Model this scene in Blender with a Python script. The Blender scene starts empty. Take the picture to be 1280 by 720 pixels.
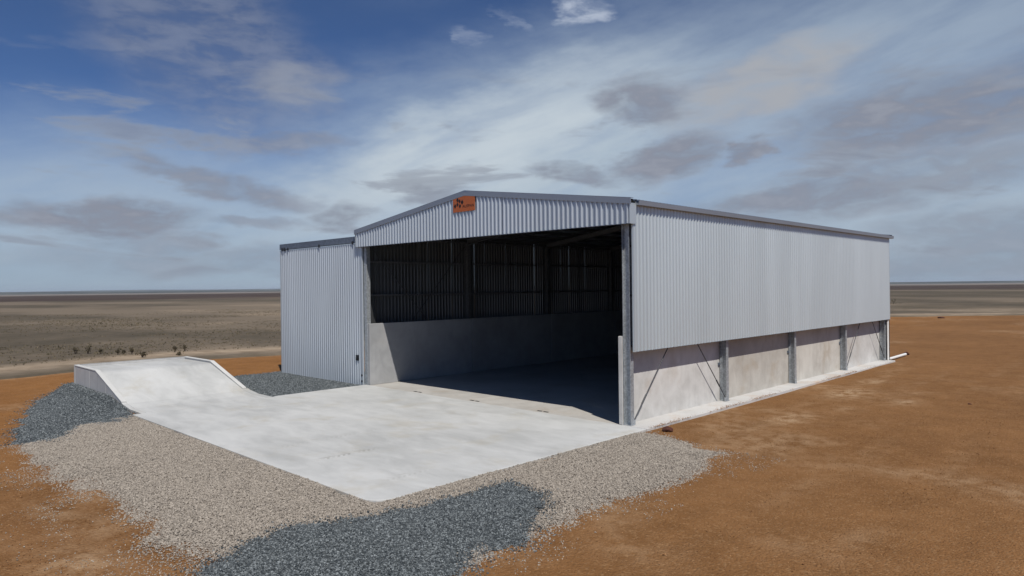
import bpy, math, random
import numpy as np
from mathutils import Vector, Matrix

random.seed(7)
rng = np.random.default_rng(11)
sc = bpy.context.scene
C = sc.collection

# ------------------------------------------------------------------ camera
YAW, PITCH, ROLL = 0.7777181, -0.00065773, -0.0117773
CAM = Vector((12.0976, -17.4113, 4.2224))
fw = Vector((-math.sin(YAW) * math.cos(PITCH), math.cos(YAW) * math.cos(PITCH), math.sin(PITCH)))
rt = Vector((math.cos(YAW), math.sin(YAW), 0))
up = rt.cross(fw)
R = rt * math.cos(ROLL) + up * math.sin(ROLL)
U = up * math.cos(ROLL) - rt * math.sin(ROLL)
cam = bpy.data.cameras.new('camera')
cam.sensor_width = 36
cam.lens = 36 * 871.72 / 1280
cam.clip_start = 0.1
cam.clip_end = 40000
camo = bpy.data.objects.new('camera', cam)
M = Matrix((R, U, -fw)).transposed().to_4x4()
M.translation = CAM
camo.matrix_world = M
C.objects.link(camo)
sc.camera = camo

# ------------------------------------------------------------------ sun, exposure
SUN = Vector((0.63, -0.29, 1.0)).normalized()
sun = bpy.data.lights.new('sun', 'SUN')
sun.energy = 4.4
sun.angle = math.radians(0.55)
sun.color = (1.0, 0.955, 0.89)
suno = bpy.data.objects.new('sun', sun)
suno.rotation_euler = SUN.to_track_quat('Z', 'Y').to_euler()
C.objects.link(suno)
sc.view_settings.view_transform = 'Standard'
sc.view_settings.look = 'None'
sc.view_settings.exposure = 0.0
sc.view_settings.gamma = 1.0
sc.cycles.use_denoising = True
sc.cycles.max_bounces = 4
sc.cycles.diffuse_bounces = 1
sc.cycles.glossy_bounces = 2
sc.cycles.volume_bounces = 0
sc.cycles.caustics_reflective = False
sc.cycles.caustics_refractive = False


# ------------------------------------------------------------------ node helper
class NT:
    def __init__(s, tree):
        s.t = tree
        s.n = tree.nodes
        s.l = tree.links

    def node(s, kind, **kw):
        n = s.n.new(kind)
        for k, v in kw.items():
            setattr(n, k, v)
        return n

    def put(s, sock, v):
        if isinstance(v, bpy.types.NodeSocket):
            s.l.new(v, sock)
        elif v is not None:
            if isinstance(v, (tuple, list)) and len(v) == 3 and sock.type == 'RGBA':
                v = tuple(v) + (1,)
            sock.default_value = v

    def math(s, op, a, b=None, c=None, clamp=False):
        n = s.node('ShaderNodeMath', operation=op, use_clamp=clamp)
        for i, v in enumerate((a, b, c)):
            if v is not None:
                s.put(n.inputs[i], v)
        return n.outputs[0]

    def vmath(s, op, a, b=None):
        n = s.node('ShaderNodeVectorMath', operation=op)
        s.put(n.inputs[0], a)
        if b is not None:
            s.put(n.inputs[1], b)
        return n.outputs['Value'] if op in ('LENGTH', 'DOT_PRODUCT') else n.outputs[0]

    def mix(s, f, a, b, blend='MIX'):
        n = s.node('ShaderNodeMix', data_type='RGBA', blend_type=blend)
        s.put(n.inputs[0], f)
        s.put(n.inputs[6], a)
        s.put(n.inputs[7], b)
        return n.outputs[2]

    def noise(s, vec, scale, detail=4, rough=0.55, dim='3D', dist=0.0):
        n = s.node('ShaderNodeTexNoise', noise_dimensions=dim)
        s.put(n.inputs['Vector'], vec)
        n.inputs['Scale'].default_value = scale
        n.inputs['Detail'].default_value = detail
        n.inputs['Roughness'].default_value = rough
        n.inputs['Distortion'].default_value = dist
        return n.outputs[0]

    def ramp(s, v, lo, hi, a=0.0, b=1.0, smooth=True):
        n = s.node('ShaderNodeMapRange', interpolation_type='SMOOTHSTEP' if smooth else 'LINEAR')
        n.clamp = True
        s.put(n.inputs[0], v)
        for i, x in enumerate((lo, hi, a, b)):
            s.put(n.inputs[1 + i], x)
        return n.outputs[0]

    def xyz(s, v):
        n = s.node('ShaderNodeSeparateXYZ')
        s.put(n.inputs[0], v)
        return n.outputs

    def comb(s, x, y, z):
        n = s.node('ShaderNodeCombineXYZ')
        for i, v in enumerate((x, y, z)):
            s.put(n.inputs[i], v)
        return n.outputs[0]

    def attr(s, name):
        n = s.node('ShaderNodeAttribute')
        n.attribute_name = name
        return n.outputs


# ------------------------------------------------------------------ world: daylight sky with broken cloud
# each patch of cloud: azimuth, elevation, half width, half height (radians), tilt, kind, strength
CLOUDS = [
    (-1.306, 0.092, 0.103, 0.022, 0.00, 'g', 0.75),
    (-1.254, 0.066, 0.091, 0.014, 0.00, 'g', 0.40),
    (-1.178, 0.142, 0.136, 0.017, -0.21, 'g', 0.60),
    (-1.102, 0.200, 0.088, 0.018, 0.05, 'g', 0.50),
    (-1.080, 0.272, 0.068, 0.026, 0.09, 'w', 0.32),
    (-1.185, 0.310, 0.150, 0.086, -0.35, 'g', 0.32),
    (-0.896, 0.134, 0.048, 0.013, 0.14, 'g', 0.55),
    (-1.018, 0.097, 0.049, 0.019, 0.09, 'g', 0.60),
    (-1.139, 0.090, 0.065, 0.010, 0.00, 'g', 0.45),
    (-0.556, 0.177, 0.082, 0.024, 0.21, 'g', 0.75),
    (-0.684, 0.159, 0.059, 0.014, -0.14, 'g', 0.60),
    (-0.454, 0.184, 0.027, 0.013, 0.00, 'g', 0.70),
    (-0.593, 0.253, 0.058, 0.030, 0.00, 'g', 0.70),
    (-0.433, 0.264, 0.132, 0.042, 0.24, 'w', 0.70),
    (-0.238, 0.202, 0.160, 0.045, 0.07, 'g', 0.80),
    (-0.375, 0.116, 0.146, 0.019, 0.07, 'g', 0.65),
    (-0.273, 0.129, 0.202, 0.037, 0.14, 'g', 0.50),
    (-0.167, 0.058, 0.131, 0.037, 0.00, 'g', 0.45),
    (-0.676, 0.373, 0.030, 0.013, 0.00, 'p', 0.42),
    (-0.773, 0.361, 0.032, 0.007, -0.44, 'p', 0.14),
    (-0.842, 0.341, 0.027, 0.007, -0.35, 'p', 0.16),
    (-1.149, 0.041, 0.239, 0.023, 0.00, 'g', 0.35),
    (-0.206, 0.022, 0.162, 0.019, 0.00, 'g', 0.40),
    (-0.776, 0.165, 0.56, 0.170, 0.26, 'v', 0.85),
    (-0.383, 0.250, 0.50, 0.150, 0.20, 'v', 0.52),
    (-1.244, 0.090, 0.50, 0.130, 0.00, 'v', 0.50),
    (-0.815, 0.200, 0.270, 0.072, 0.36, 'b', 0.72),
    (-0.264, 0.110, 0.42, 0.140, 0.00, 'v', 0.62),
]
SKY_STRENGTH = 0.07
CLOUD_COL = {'g': (0.27, 0.29, 0.35), 'w': (0.385, 0.405, 0.445), 'v': (0.425, 0.51, 0.595), 'b': (0.54, 0.61, 0.67), 'p': (0.62, 0.68, 0.78)}
world = bpy.data.worlds.new('World')
sc.world = world
world.use_nodes = True
w = NT(world.node_tree)
w.n.clear()
sky = w.node('ShaderNodeTexSky', sky_type='NISHITA')
sky.sun_disc = False
sky.sun_elevation = math.asin(SUN.z)
sky.sun_rotation = math.atan2(SUN.x, SUN.y)
sky.altitude = 1500
sky.air_density = 0.8
sky.dust_density = 0.05
sky.ozone_density = 5.0
geo = w.node('ShaderNodeTexCoord')
d = w.xyz(w.vmath('NORMALIZE', geo.outputs['Generated']))
az = w.math('ARCTAN2', d[0], d[1])
el = w.math('ARCSINE', d[2])
base = w.comb(az, w.math('MULTIPLY', el, 2.6), 0)
# wispy warp of the patch outlines
wn = w.node('ShaderNodeTexNoise', noise_dimensions='3D')
w.put(wn.inputs['Vector'], base)
wn.inputs['Scale'].default_value = 9
wn.inputs['Detail'].default_value = 6
wn.inputs['Roughness'].default_value = 0.6
warp = w.vmath('SUBTRACT', wn.outputs['Color'], (0.5, 0.5, 0.5))
wx = w.xyz(warp)
azw = w.math('MULTIPLY_ADD', wx[0], 0.14, az)
elw = w.math('MULTIPLY_ADD', wx[1], 0.06, el)
pw = w.comb(azw, elw, 0)
azs = w.math('MULTIPLY_ADD', wx[0], 0.2, az)
els = w.math('MULTIPLY_ADD', wx[2], 0.06, el)
ps = w.comb(azs, els, 0)
fine = w.noise(base, 15, 7, 0.6, dist=0.3)
streak = w.noise(w.comb(w.math('MULTIPLY', az, 3), w.math('MULTIPLY', w.math('MULTIPLY_ADD', az, -0.3, el), 14), 0), 1.4, 6, 0.6)
acc = {}
for (a0, e0, ra, re, tl, kind, st) in CLOUDS:
    mp = w.node('ShaderNodeMapping', vector_type='TEXTURE')
    w.put(mp.inputs[0], ps if kind in 'vb' else pw)
    mp.inputs['Location'].default_value = (a0, e0, 0)
    mp.inputs['Rotation'].default_value = (0, 0, tl)
    mp.inputs['Scale'].default_value = (ra, re, 1)
    r = w.vmath('LENGTH', mp.outputs[0])
    m = w.ramp(r, 1.4, 0.15 if kind in 'vb' else 0.5, 0.0, min(1.0, st * 1.4))
    acc[kind] = m if kind not in acc else w.math('MAXIMUM', acc[kind], m)
# everywhere else the same kind of broken cloud, from noise
gen = w.noise(w.comb(w.math('DIVIDE', d[0], w.math('MAXIMUM', d[2], 0.06)), w.math('DIVIDE', d[1], w.math('MAXIMUM', d[2], 0.06)), 0), 0.55, 6, 0.6)
gmask = w.ramp(gen, 0.5, 0.75, 0.0, 0.55)
gmask = w.math('MULTIPLY', gmask, w.ramp(el, 0.34, 0.55))
horiz = w.ramp(el, 0.22, -0.01, 0.0, 0.85)
skyc = w.mix(1.0, sky.outputs[0], (SKY_STRENGTH * 0.8, SKY_STRENGTH * 0.92, SKY_STRENGTH * 1.1), 'MULTIPLY')
col = w.mix(horiz, skyc, (0.235, 0.315, 0.41))
vm = w.math('MULTIPLY', acc['v'], w.ramp(streak, 0.3, 0.62, 0.74, 1.0))
col = w.mix(vm, col, CLOUD_COL['v'])
bm_ = w.math('MULTIPLY', acc['b'], w.ramp(streak, 0.3, 0.6, 0.5, 1.0))
col = w.mix(bm_, col, CLOUD_COL['b'])
col = w.mix(gmask, col, CLOUD_COL['v'])
wm = w.math('MULTIPLY', acc['w'], w.ramp(fine, 0.3, 0.62, 0.45, 1.0))
col = w.mix(wm, col, CLOUD_COL['w'])
gm = w.math('MULTIPLY', acc['g'], w.ramp(fine, 0.35, 0.58, 0.45, 1.0))
gcol = w.mix(w.ramp(fine, 0.35, 0.7), (0.195, 0.217, 0.28), (0.29, 0.315, 0.38))
col = w.mix(gm, col, gcol)
# a layer of small flat grey cumulus all round, low in the sky
lay = w.noise(w.vmath('MULTIPLY', w.comb(az, el, 0), (5.0, 22.0, 1)), 1.0, 7, 0.58, dist=0.4)
lm = w.math('MULTIPLY', w.ramp(lay, 0.53, 0.63, 0.0, 0.62), w.math('MULTIPLY', w.ramp(el, 0.34, 0.20), w.ramp(el, 0.0, 0.05)))
col = w.mix(lm, col, w.mix(w.ramp(lay, 0.55, 0.72), (0.30, 0.335, 0.40), (0.22, 0.24, 0.30)))
pm = w.math('MULTIPLY', acc['p'], w.ramp(fine, 0.35, 0.6, 0.2, 1.0))
col = w.mix(pm, col, CLOUD_COL['p'])
bg = w.node('ShaderNodeBackground')
w.put(bg.inputs[0], col)
bg.inputs[1].default_value = 1.0
out = w.node('ShaderNodeOutputWorld')
w.l.new(bg.outputs[0], out.inputs[0])


# ------------------------------------------------------------------ materials
def mat(name):
    m = bpy.data.materials.new(name)
    m.use_nodes = True
    t = NT(m.node_tree)
    b = next(n for n in t.n if n.type == 'BSDF_PRINCIPLED')
    return m, t, b


def bump(t, b, h, strength=0.3, dist=0.02):
    n = t.node('ShaderNodeBump')
    n.inputs['Strength'].default_value = strength
    n.inputs['Distance'].default_value = dist
    t.put(n.inputs['Height'], h)
    t.put(b.inputs['Normal'], n.outputs[0])


def pos(t):
    return t.node('ShaderNodeNewGeometry').outputs['Position']


def objrand(t):
    return t.node('ShaderNodeObjectInfo').outputs['Random']


def m_zinc(name, col, rough, metal, var=0.05):
    """mill-finish sheet steel: even, with a slight tone step from sheet to sheet and dust towards the ground"""
    m, t, b = mat(name)
    p = pos(t)
    k = t.math('MULTIPLY_ADD', objrand(t), 2 * var, 1 - var)
    k = t.math('MULTIPLY', k, t.ramp(t.noise(t.vmath('MULTIPLY', p, (1, 1, 0.25)), 0.5, 3), 0.3, 0.7, 0.96, 1.03))
    t.put(b.inputs['Base Color'], t.mix(1.0, col, t.comb(k, k, k), 'MULTIPLY'))
    b.inputs['Metallic'].default_value = metal
    b.inputs['Roughness'].default_value = rough
    return m


def m_galv(name, col, rough=0.5):
    m, t, b = mat(name)
    p = pos(t)
    v = t.node('ShaderNodeTexVoronoi')
    t.put(v.inputs['Vector'], p)
    v.inputs['Scale'].default_value = 22
    sp = t.xyz(v.outputs['Color'])[0]
    f = t.math('ADD', t.math('MULTIPLY', sp, 0.5), t.math('MULTIPLY', t.noise(p, 3, 5), 0.6))
    t.put(b.inputs['Base Color'], t.mix(t.ramp(f, 0.25, 0.85), tuple(x * 0.72 for x in col), tuple(x * 1.12 for x in col)))
    b.inputs['Metallic'].default_value = 0.55
    b.inputs['Roughness'].default_value = rough
    return m


def m_plain(name, col, rough=0.6, metal=0.0, var=0.15, scale=8):
    m, t, b = mat(name)
    p = pos(t)
    f = t.ramp(t.noise(p, scale, 5), 0.3, 0.7)
    t.put(b.inputs['Base Color'], t.mix(f, tuple(x * (1 - var) for x in col), tuple(min(1, x * (1 + var)) for x in col)))
    b.inputs['Roughness'].default_value = rough
    b.inputs['Metallic'].default_value = metal
    return m


def m_concrete(name, dark, light, dust=(0.42, 0.36, 0.28), dust_amt=0.3, stretch=(1, 1, 1), streaks=0.0):
    m, t, b = mat(name)
    p = pos(t)
    ps_ = t.vmath('MULTIPLY', p, stretch)
    big = t.noise(ps_, 0.35, 5, 0.6)
    med = t.noise(ps_, 1.7, 6, 0.62, dist=0.6)
    fin = t.noise(p, 40, 4, 0.7)
    f = t.math('ADD', t.math('MULTIPLY', big, 0.55), t.math('ADD', t.math('MULTIPLY', med, 0.35), t.math('MULTIPLY', fin, 0.12)))
    f = t.math('ADD', f, t.math('MULTIPLY_ADD', objrand(t), 0.12, -0.06))
    c = t.mix(t.ramp(f, 0.32, 0.7), dark, light)
    c = t.mix(t.math('MULTIPLY', t.ramp(t.noise(p, 0.6, 6, 0.65, dist=0.4), 0.5, 0.72), dust_amt), c, dust)
    if streaks:
        s = t.noise(t.vmath('MULTIPLY', p, (5, 5, 0.35)), 1.0, 5, 0.6)
        c = t.mix(t.math('MULTIPLY', t.ramp(s, 0.5, 0.75), streaks), c, tuple(x * 0.72 for x in dark))
        # pin holes left by trapped air
        v = t.node('ShaderNodeTexVoronoi')
        t.put(v.inputs['Vector'], p)
        v.inputs['Scale'].default_value = 14
        c = t.mix(t.ramp(v.outputs['Distance'], 0.07, 0.04, 0, 0.35), c, tuple(x * 0.6 for x in dark))
    t.put(b.inputs['Base Color'], c)
    t.put(b.inputs['Roughness'], t.ramp(med, 0.3, 0.7, 0.7, 0.9))
    b.inputs['Specular IOR Level'].default_value = 0.3
    bump(t, b, t.math('ADD', t.math('MULTIPLY', fin, 0.5), med), 0.15, 0.01)
    return m, t, b, c


MZ_SIDE = m_zinc('zinc_wall_sheet', (0.68, 0.74, 0.755), 0.50, 0.72, 0.022)
MZ_FRONT = m_zinc('zinc_gable_sheet', (0.56, 0.61, 0.655), 0.44, 0.60, 0.03)
MZ_SHADE = m_zinc('shaded_wall_sheet', (0.125, 0.13, 0.135), 0.42, 0.7)  # zinc of left and rear walls, interior shade put into its dark colour
M_FRAME = m_galv('shaded_frame_steel', (0.17, 0.175, 0.18), 0.5)  # galvanised steel inside the shed, darkened in colour to stand in for shade
MZ_ROOF = m_zinc('zinc_roof_sheet', (0.50, 0.53, 0.56), 0.35, 0.97)
M_FLASH = m_zinc('flashing_steel', (0.34, 0.37, 0.42), 0.45, 0.6)
M_GALV = m_galv('galvanised_steel', (0.44, 0.47, 0.49))
M_BEAM = m_galv('galvanised_track_beam', (0.20, 0.235, 0.29), 0.5)
M_ROD = m_plain('brace_steel', (0.055, 0.058, 0.062), 0.6, 0.3)
M_PANEL, *_ = m_concrete('precast_panel', (0.44, 0.43, 0.405), (0.66, 0.65, 0.625), dust=(0.40, 0.32, 0.24), dust_amt=0.3, streaks=0.18)
M_PANEL_TAN, *_ = m_concrete('precast_panel_tan', (0.38, 0.355, 0.315), (0.58, 0.555, 0.50), dust=(0.36, 0.29, 0.21), dust_amt=0.55, streaks=0.25)
M_PANEL_IN, *_ = m_concrete('precast_panel_inner_shaded', (0.27, 0.275, 0.28), (0.40, 0.405, 0.41), dust=(0.30, 0.27, 0.24), dust_amt=0.25, streaks=0.15)  # greyer concrete, its colour darkened further for the shade inside the shed
M_RAMPWALL, *_ = m_concrete('ramp_wall_concrete', (0.40, 0.40, 0.40), (0.54, 0.54, 0.53), dust=(0.40, 0.32, 0.24), dust_amt=0.2, streaks=0.3)
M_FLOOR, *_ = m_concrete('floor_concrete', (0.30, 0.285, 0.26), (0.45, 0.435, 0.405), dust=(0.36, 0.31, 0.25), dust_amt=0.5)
M_EDGE, *_ = m_concrete('slab_edge_concrete', (0.46, 0.45, 0.43), (0.58, 0.57, 0.55), dust=(0.44, 0.27, 0.14), dust_amt=0.55)
M_APRON, ta, ba, ca = m_concrete('apron_concrete', (0.355, 0.36, 0.348), (0.54, 0.545, 0.53), dust=(0.40, 0.37, 0.30), dust_amt=0.5, stretch=(0.4, 1.0, 1.0))
# faint tyre tread marks left on the apron
pp = ta.xyz(pos(ta))
for (x0, hw, y0, y1, st) in ((-3.52, 0.16, -8.75, -6.45, 0.5), (-0.77, 0.16, -8.6, -6.9, 0.32), (-5.6, 0.2, -8.9, -5.0, 0.16)):
    dx = ta.math('ABSOLUTE', ta.math('SUBTRACT', pp[0], x0))
    mk = ta.math('MULTIPLY', ta.ramp(dx, hw, hw * 0.6), ta.math('MULTIPLY', ta.ramp(pp[1], y0, y0 + 0.5), ta.ramp(pp[1], y1, y1 - 0.8)))
    tread = ta.ramp(ta.math('SINE', ta.math('ADD', ta.math('MULTIPLY', pp[1], 42), ta.math('MULTIPLY', dx, 30))), -0.3, 0.4)
    mk = ta.math('MULTIPLY', mk, ta.math('MULTIPLY', tread, ta.ramp(ta.noise(pos(ta), 3, 4), 0.35, 0.6)))
    ca = ta.mix(ta.math('MULTIPLY', mk, st), ca, (0.22, 0.21, 0.18))
ta.put(ba.inputs['Base Color'], ca)
M_KERB, *_ = m_concrete('kerb_concrete', (0.50, 0.50, 0.48), (0.60, 0.60, 0.58), dust_amt=0.15)
M_PVC = m_plain('white_pvc', (0.80, 0.79, 0.76), 0.35, 0, 0.04)
M_SIGN = m_plain('orange_sign_face', (0.40, 0.105, 0.03), 0.5, 0, 0.06)
M_INK = m_plain('black_sign_ink', (0.012, 0.008, 0.008), 0.5)
M_DARK = m_plain('dark_fitting', (0.03, 0.032, 0.036), 0.5, 0.3)
M_CLOD = m_plain('clod_earth', (0.07, 0.022, 0.012), 0.95, 0, 0.4, 20)


def m_stone(name, lo, hi):
    m, t, b = mat(name)
    a = t.attr('shade')
    c = t.mix(a[2], lo, hi)
    t.put(b.inputs['Base Color'], t.mix(t.ramp(t.noise(pos(t), 60, 2), 0.35, 0.7, 0, 0.3), c, tuple(x * 0.6 for x in lo)))
    b.inputs['Roughness'].default_value = 0.85
    b.inputs['Specular IOR Level'].default_value = 0.3
    return m


M_BEIGE = m_stone('beige_gravel', (0.22, 0.19, 0.158), (0.45, 0.40, 0.335))
M_BLUE = m_stone('blue_gravel', (0.040, 0.049, 0.055), (0.275, 0.302, 0.308))
M_PEB = m_stone('ironstone_pebbles', (0.17, 0.075, 0.026), (0.40, 0.22, 0.10))


# ------------------------------------------------------------------ mesh helpers
class MB:
    def __init__(s):
        s.v = []
        s.f = []

    def quad(s, *p):
        i = len(s.v)
        s.v += [tuple(q) for q in p]
        s.f.append(tuple(range(i, i + len(p))))

    def box(s, x0, x1, y0, y1, z0, z1):
        i = len(s.v)
        s.v += [(x0, y0, z0), (x1, y0, z0), (x1, y1, z0), (x0, y1, z0), (x0, y0, z1), (x1, y0, z1), (x1, y1, z1), (x0, y1, z1)]
        for q in ((0, 3, 2, 1), (4, 5, 6, 7), (0, 1, 5, 4), (1, 2, 6, 5), (2, 3, 7, 6), (3, 0, 4, 7)):
            s.f.append(tuple(i + k for k in q))
        return s

    def prism(s, poly, axis, a, b):
        """extrude a 2-D outline along an axis (0 x: outline is (y,z); 1 y: (x,z); 2 z: (x,y))"""
        n = len(poly)
        i = len(s.v)

        def P(q, t):
            return (t, q[0], q[1]) if axis == 0 else ((q[0], t, q[1]) if axis == 1 else (q[0], q[1], t))
        s.v += [P(q, a) for q in poly] + [P(q, b) for q in poly]
        s.f.append(tuple(i + k for k in range(n)))
        s.f.append(tuple(i + n + k for k in reversed(range(n))))
        for k in range(n):
            k2 = (k + 1) % n
            s.f.append((i + k, i + n + k, i + n + k2, i + k2))
        return s

    def tube(s, p0, p1, r, n=10, caps=True, r1=None):
        p0, p1 = Vector(p0), Vector(p1)
        r1 = r if r1 is None else r1
        d_ = (p1 - p0).normalized()
        a = d_.orthogonal().normalized()
        b = d_.cross(a)
        i = len(s.v)
        for (p, rr) in ((p0, r), (p1, r1)):
            for k in range(n):
                t = 2 * math.pi * k / n
                s.v.append(tuple(p + a * (rr * math.cos(t)) + b * (rr * math.sin(t))))
        for k in range(n):
            s.f.append((i + k, i + (k + 1) % n, i + n + (k + 1) % n, i + n + k))
        if caps:
            s.f.append(tuple(i + k for k in reversed(range(n))))
            s.f.append(tuple(i + n + k for k in range(n)))
        return s

    def mesh(s, name, material):
        me = bpy.data.meshes.new(name)
        me.from_pydata(s.v, [], s.f)
        me.materials.append(material)
        import bmesh
        bm = bmesh.new()
        bm.from_mesh(me)
        bmesh.ops.recalc_face_normals(bm, faces=bm.faces[:])
        bm.to_mesh(me)
        bm.free()
        me.update()
        return me

    def build(s, name, material, parent=None, bevel=0.0, open_=False):
        me = s.mesh(name, material) if not open_ else s.raw(name, material)
        return link(name, me, parent, bevel)

    def raw(s, name, material):
        me = bpy.data.meshes.new(name)
        me.from_pydata(s.v, [], s.f)
        me.materials.append(material)
        me.update()
        return me


def link(name, me, parent=None, bevel=0.0, loc=(0, 0, 0), rot=(0, 0, 0)):
    o = bpy.data.objects.new(name, me)
    C.objects.link(o)
    o.location = loc
    o.rotation_euler = rot
    if parent is not None:
        o.parent = parent
    if bevel:
        b = o.modifiers.new('bevel', 'BEVEL')
        b.width = bevel
        b.segments = 2
        b.limit_method = 'ANGLE'
    return o


def thing(name, label, cat, loc=(0, 0, 0), group=None):
    o = bpy.data.objects.new(name, None)
    o.empty_display_size = 0.5
    C.objects.link(o)
    o.location = loc
    tag(o, label, cat, group)
    return o


def tag(o, label, cat=None, group=None, kind=None):
    o['label'] = label
    if cat:
        o['category'] = cat
    if group:
        o['group'] = group
    if kind:
        o['kind'] = kind
    return o


def np_mesh(name, verts, faces, material, shade=None, smooth=False):
    """verts (n,3), faces (m,k) all with k corners"""
    me = bpy.data.meshes.new(name)
    n, (m, k) = len(verts), faces.shape
    me.vertices.add(n)
    me.vertices.foreach_set('co', np.ascontiguousarray(verts, np.float32).ravel())
    me.loops.add(m * k)
    me.loops.foreach_set('vertex_index', np.ascontiguousarray(faces, np.int32).ravel())
    me.polygons.add(m)
    me.polygons.foreach_set('loop_start', np.arange(0, m * k, k, dtype=np.int32))
    me.update(calc_edges=True)
    if shade is not None:
        for an, arr in shade.items():
            at = me.attributes.new(an, 'FLOAT', 'POINT')
            at.data.foreach_set('value', np.ascontiguousarray(arr, np.float32))
    me.materials.append(material)
    me.polygons.foreach_set('use_smooth', np.full(m, smooth))
    me.update()
    me.validate()
    return me


def vnoise(x, y, scale, seed=0):
    """smooth value noise in 0..1"""
    xs, ys = np.asarray(x) / scale, np.asarray(y) / scale
    xi, yi = np.floor(xs).astype(np.int64), np.floor(ys).astype(np.int64)
    xf, yf = xs - xi, ys - yi
    xf, yf = xf * xf * (3 - 2 * xf), yf * yf * (3 - 2 * yf)

    def h(i, j):
        k = (i * 374761393 + j * 668265263 + seed * 1274126177) & 0x7fffffff
        k = ((k ^ (k >> 13)) * 1274126177) & 0x7fffffff
        return ((k ^ (k >> 16)) & 0xffff) / 65535.0
    return (h(xi, yi) * (1 - xf) + h(xi + 1, yi) * xf) * (1 - yf) + (h(xi, yi + 1) * (1 - xf) + h(xi + 1, yi + 1) * xf) * yf


def fbm(x, y, scale, seed=0, oct_=4):
    s_, a_, tot = 0, 1.0, 0
    for o_ in range(oct_):
        s_ = s_ + a_ * vnoise(x, y, scale / 2 ** o_, seed + o_)
        tot += a_
        a_ *= 0.55
    return s_ / tot


def sdist(px, py, poly):
    """signed distance to a polygon, positive inside"""
    px, py = np.asarray(px, float), np.asarray(py, float)
    dmin = np.full(px.shape, 1e9)
    ins = np.zeros(px.shape, bool)
    n = len(poly)
    for k in range(n):
        x0, y0 = poly[k]
        x1, y1 = poly[(k + 1) % n]
        dx, dy = x1 - x0, y1 - y0
        t = np.clip(((px - x0) * dx + (py - y0) * dy) / (dx * dx + dy * dy + 1e-12), 0, 1)
        dmin = np.minimum(dmin, np.hypot(px - x0 - t * dx, py - y0 - t * dy))
        if y0 != y1:
            c = ((y0 > py) != (y1 > py)) & (px < (x1 - x0) * (py - y0) / (y1 - y0) + x0)
            ins ^= c
    return np.where(ins, dmin, -dmin)


# ------------------------------------------------------------------ terrain
m, t, b = mat('paddock_ground')
P = pos(t)
xy = t.xyz(P)
# distance along the photograph's view direction only serves to lay out real fields (bands of land across the plain)
dist = t.vmath('LENGTH', t.comb(xy[0], xy[1], 0))
n_big = t.noise(t.vmath('MULTIPLY', P, (0.6, 1.0, 1)), 0.009, 5, 0.6)
n_mid = t.noise(P, 0.055, 6, 0.62, dist=0.5)
n_sml = t.noise(P, 0.6, 6, 0.68)
n_fin = t.noise(P, 5, 4, 0.7)
g = t.math('ADD', t.math('MULTIPLY', n_mid, 0.6), t.math('MULTIPLY', n_sml, 0.4))
c = t.mix(t.ramp(g, 0.35, 0.66), (0.068, 0.057, 0.040), (0.138, 0.110, 0.080))
c = t.mix(t.ramp(n_big, 0.40, 0.52, 0.85, 0), c, (0.082, 0.066, 0.044))
c = t.mix(t.ramp(n_big, 0.49, 0.60, 0, 0.8), c, (0.195, 0.155, 0.112))
c = t.mix(t.math('MULTIPLY', t.ramp(n_fin, 0.5, 0.7), 0.45), c, (0.055, 0.055, 0.030))
sand = t.attr('sand')[2]
sandc = t.mix(t.ramp(n_sml, 0.35, 0.65), (0.27, 0.205, 0.14), (0.40, 0.315, 0.225))
c = t.mix(t.math('MULTIPLY', sand, t.ramp(n_mid, 0.2, 0.6, 0.55, 1.0)), c, sandc)
dn = t.math('MULTIPLY_ADD', t.math('SUBTRACT', t.noise(P, 0.0012, 4, 0.6), 0.5), 500, dist)
scrub = t.math('MULTIPLY', t.ramp(dn, 380, 520), t.ramp(dn, 1250, 1100))
c = t.mix(t.math('MULTIPLY', scrub, 0.85), c, (0.052, 0.034, 0.028))
salt = t.math('MULTIPLY', t.ramp(dn, 1350, 1500), t.ramp(dn, 2600, 2300))
c = t.mix(t.math('MULTIPLY', salt, 0.9), c, (0.19, 0.17, 0.155))
c = t.mix(t.ramp(dn, 2600, 2900), c, (0.05, 0.052, 0.045))
t.put(b.inputs['Base Color'], c)
b.inputs['Roughness'].default_value = 0.95
b.inputs['Specular IOR Level'].default_value = 0.15
bump(t, b, t.math('ADD', n_sml, t.math('MULTIPLY', n_fin, 0.4)), 0.5, 0.12)
M_PADDOCK = m

PAD = [(-31, -40), (-32.6, -10.3), (-33.4, -7), (-35, 0), (-33.7, 6.2), (-31, 20), (-27, 50), (-17, 83), (-4.3, 95), (25, 112), (60, 112), (60, -40)]
rr = np.concatenate([np.linspace(0, 120, 90), np.geomspace(124, 16000, 60)])
th = np.linspace(0, 2 * np.pi, 241)[:-1]
RR, TT = np.meshgrid(rr, th, indexing='ij')
X, Y = RR * np.cos(TT), RR * np.sin(TT)
sd = sdist(X, Y, PAD) + 0.0
Z = -0.13 + (fbm(X, Y, 14, 3) - 0.5) * 0.10 * np.clip(-sd / 6, 0, 1) + (fbm(X, Y, 900, 5) - 0.5) * 10 * np.clip((RR - 1500) / 2500, 0, 1)
Z = np.where(sd > 1.5, -0.6, Z)
nr, nt = X.shape
idx = np.arange(nr * nt).reshape(nr, nt)
q = np.stack([idx[:-1, :], idx[1:, :], np.roll(idx, -1, 1)[1:, :], np.roll(idx, -1, 1)[:-1, :]], -1).reshape(-1, 4)
sandv = np.clip(1 - np.abs(-sd - 2.5 - 3 * fbm(X, Y, 9, 8)) / 4.0, 0, 1) * (RR < 130)
sandv = np.maximum(sandv, np.clip((fbm(X * 0.6, Y, 22, 21) - 0.52) * 6, 0, 1) * 0.5 * (RR < 220))
me = np_mesh('terrain', np.stack([X, Y, Z], -1).reshape(-1, 3), q, M_PADDOCK, {'sand': sandv.ravel()}, True)
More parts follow.
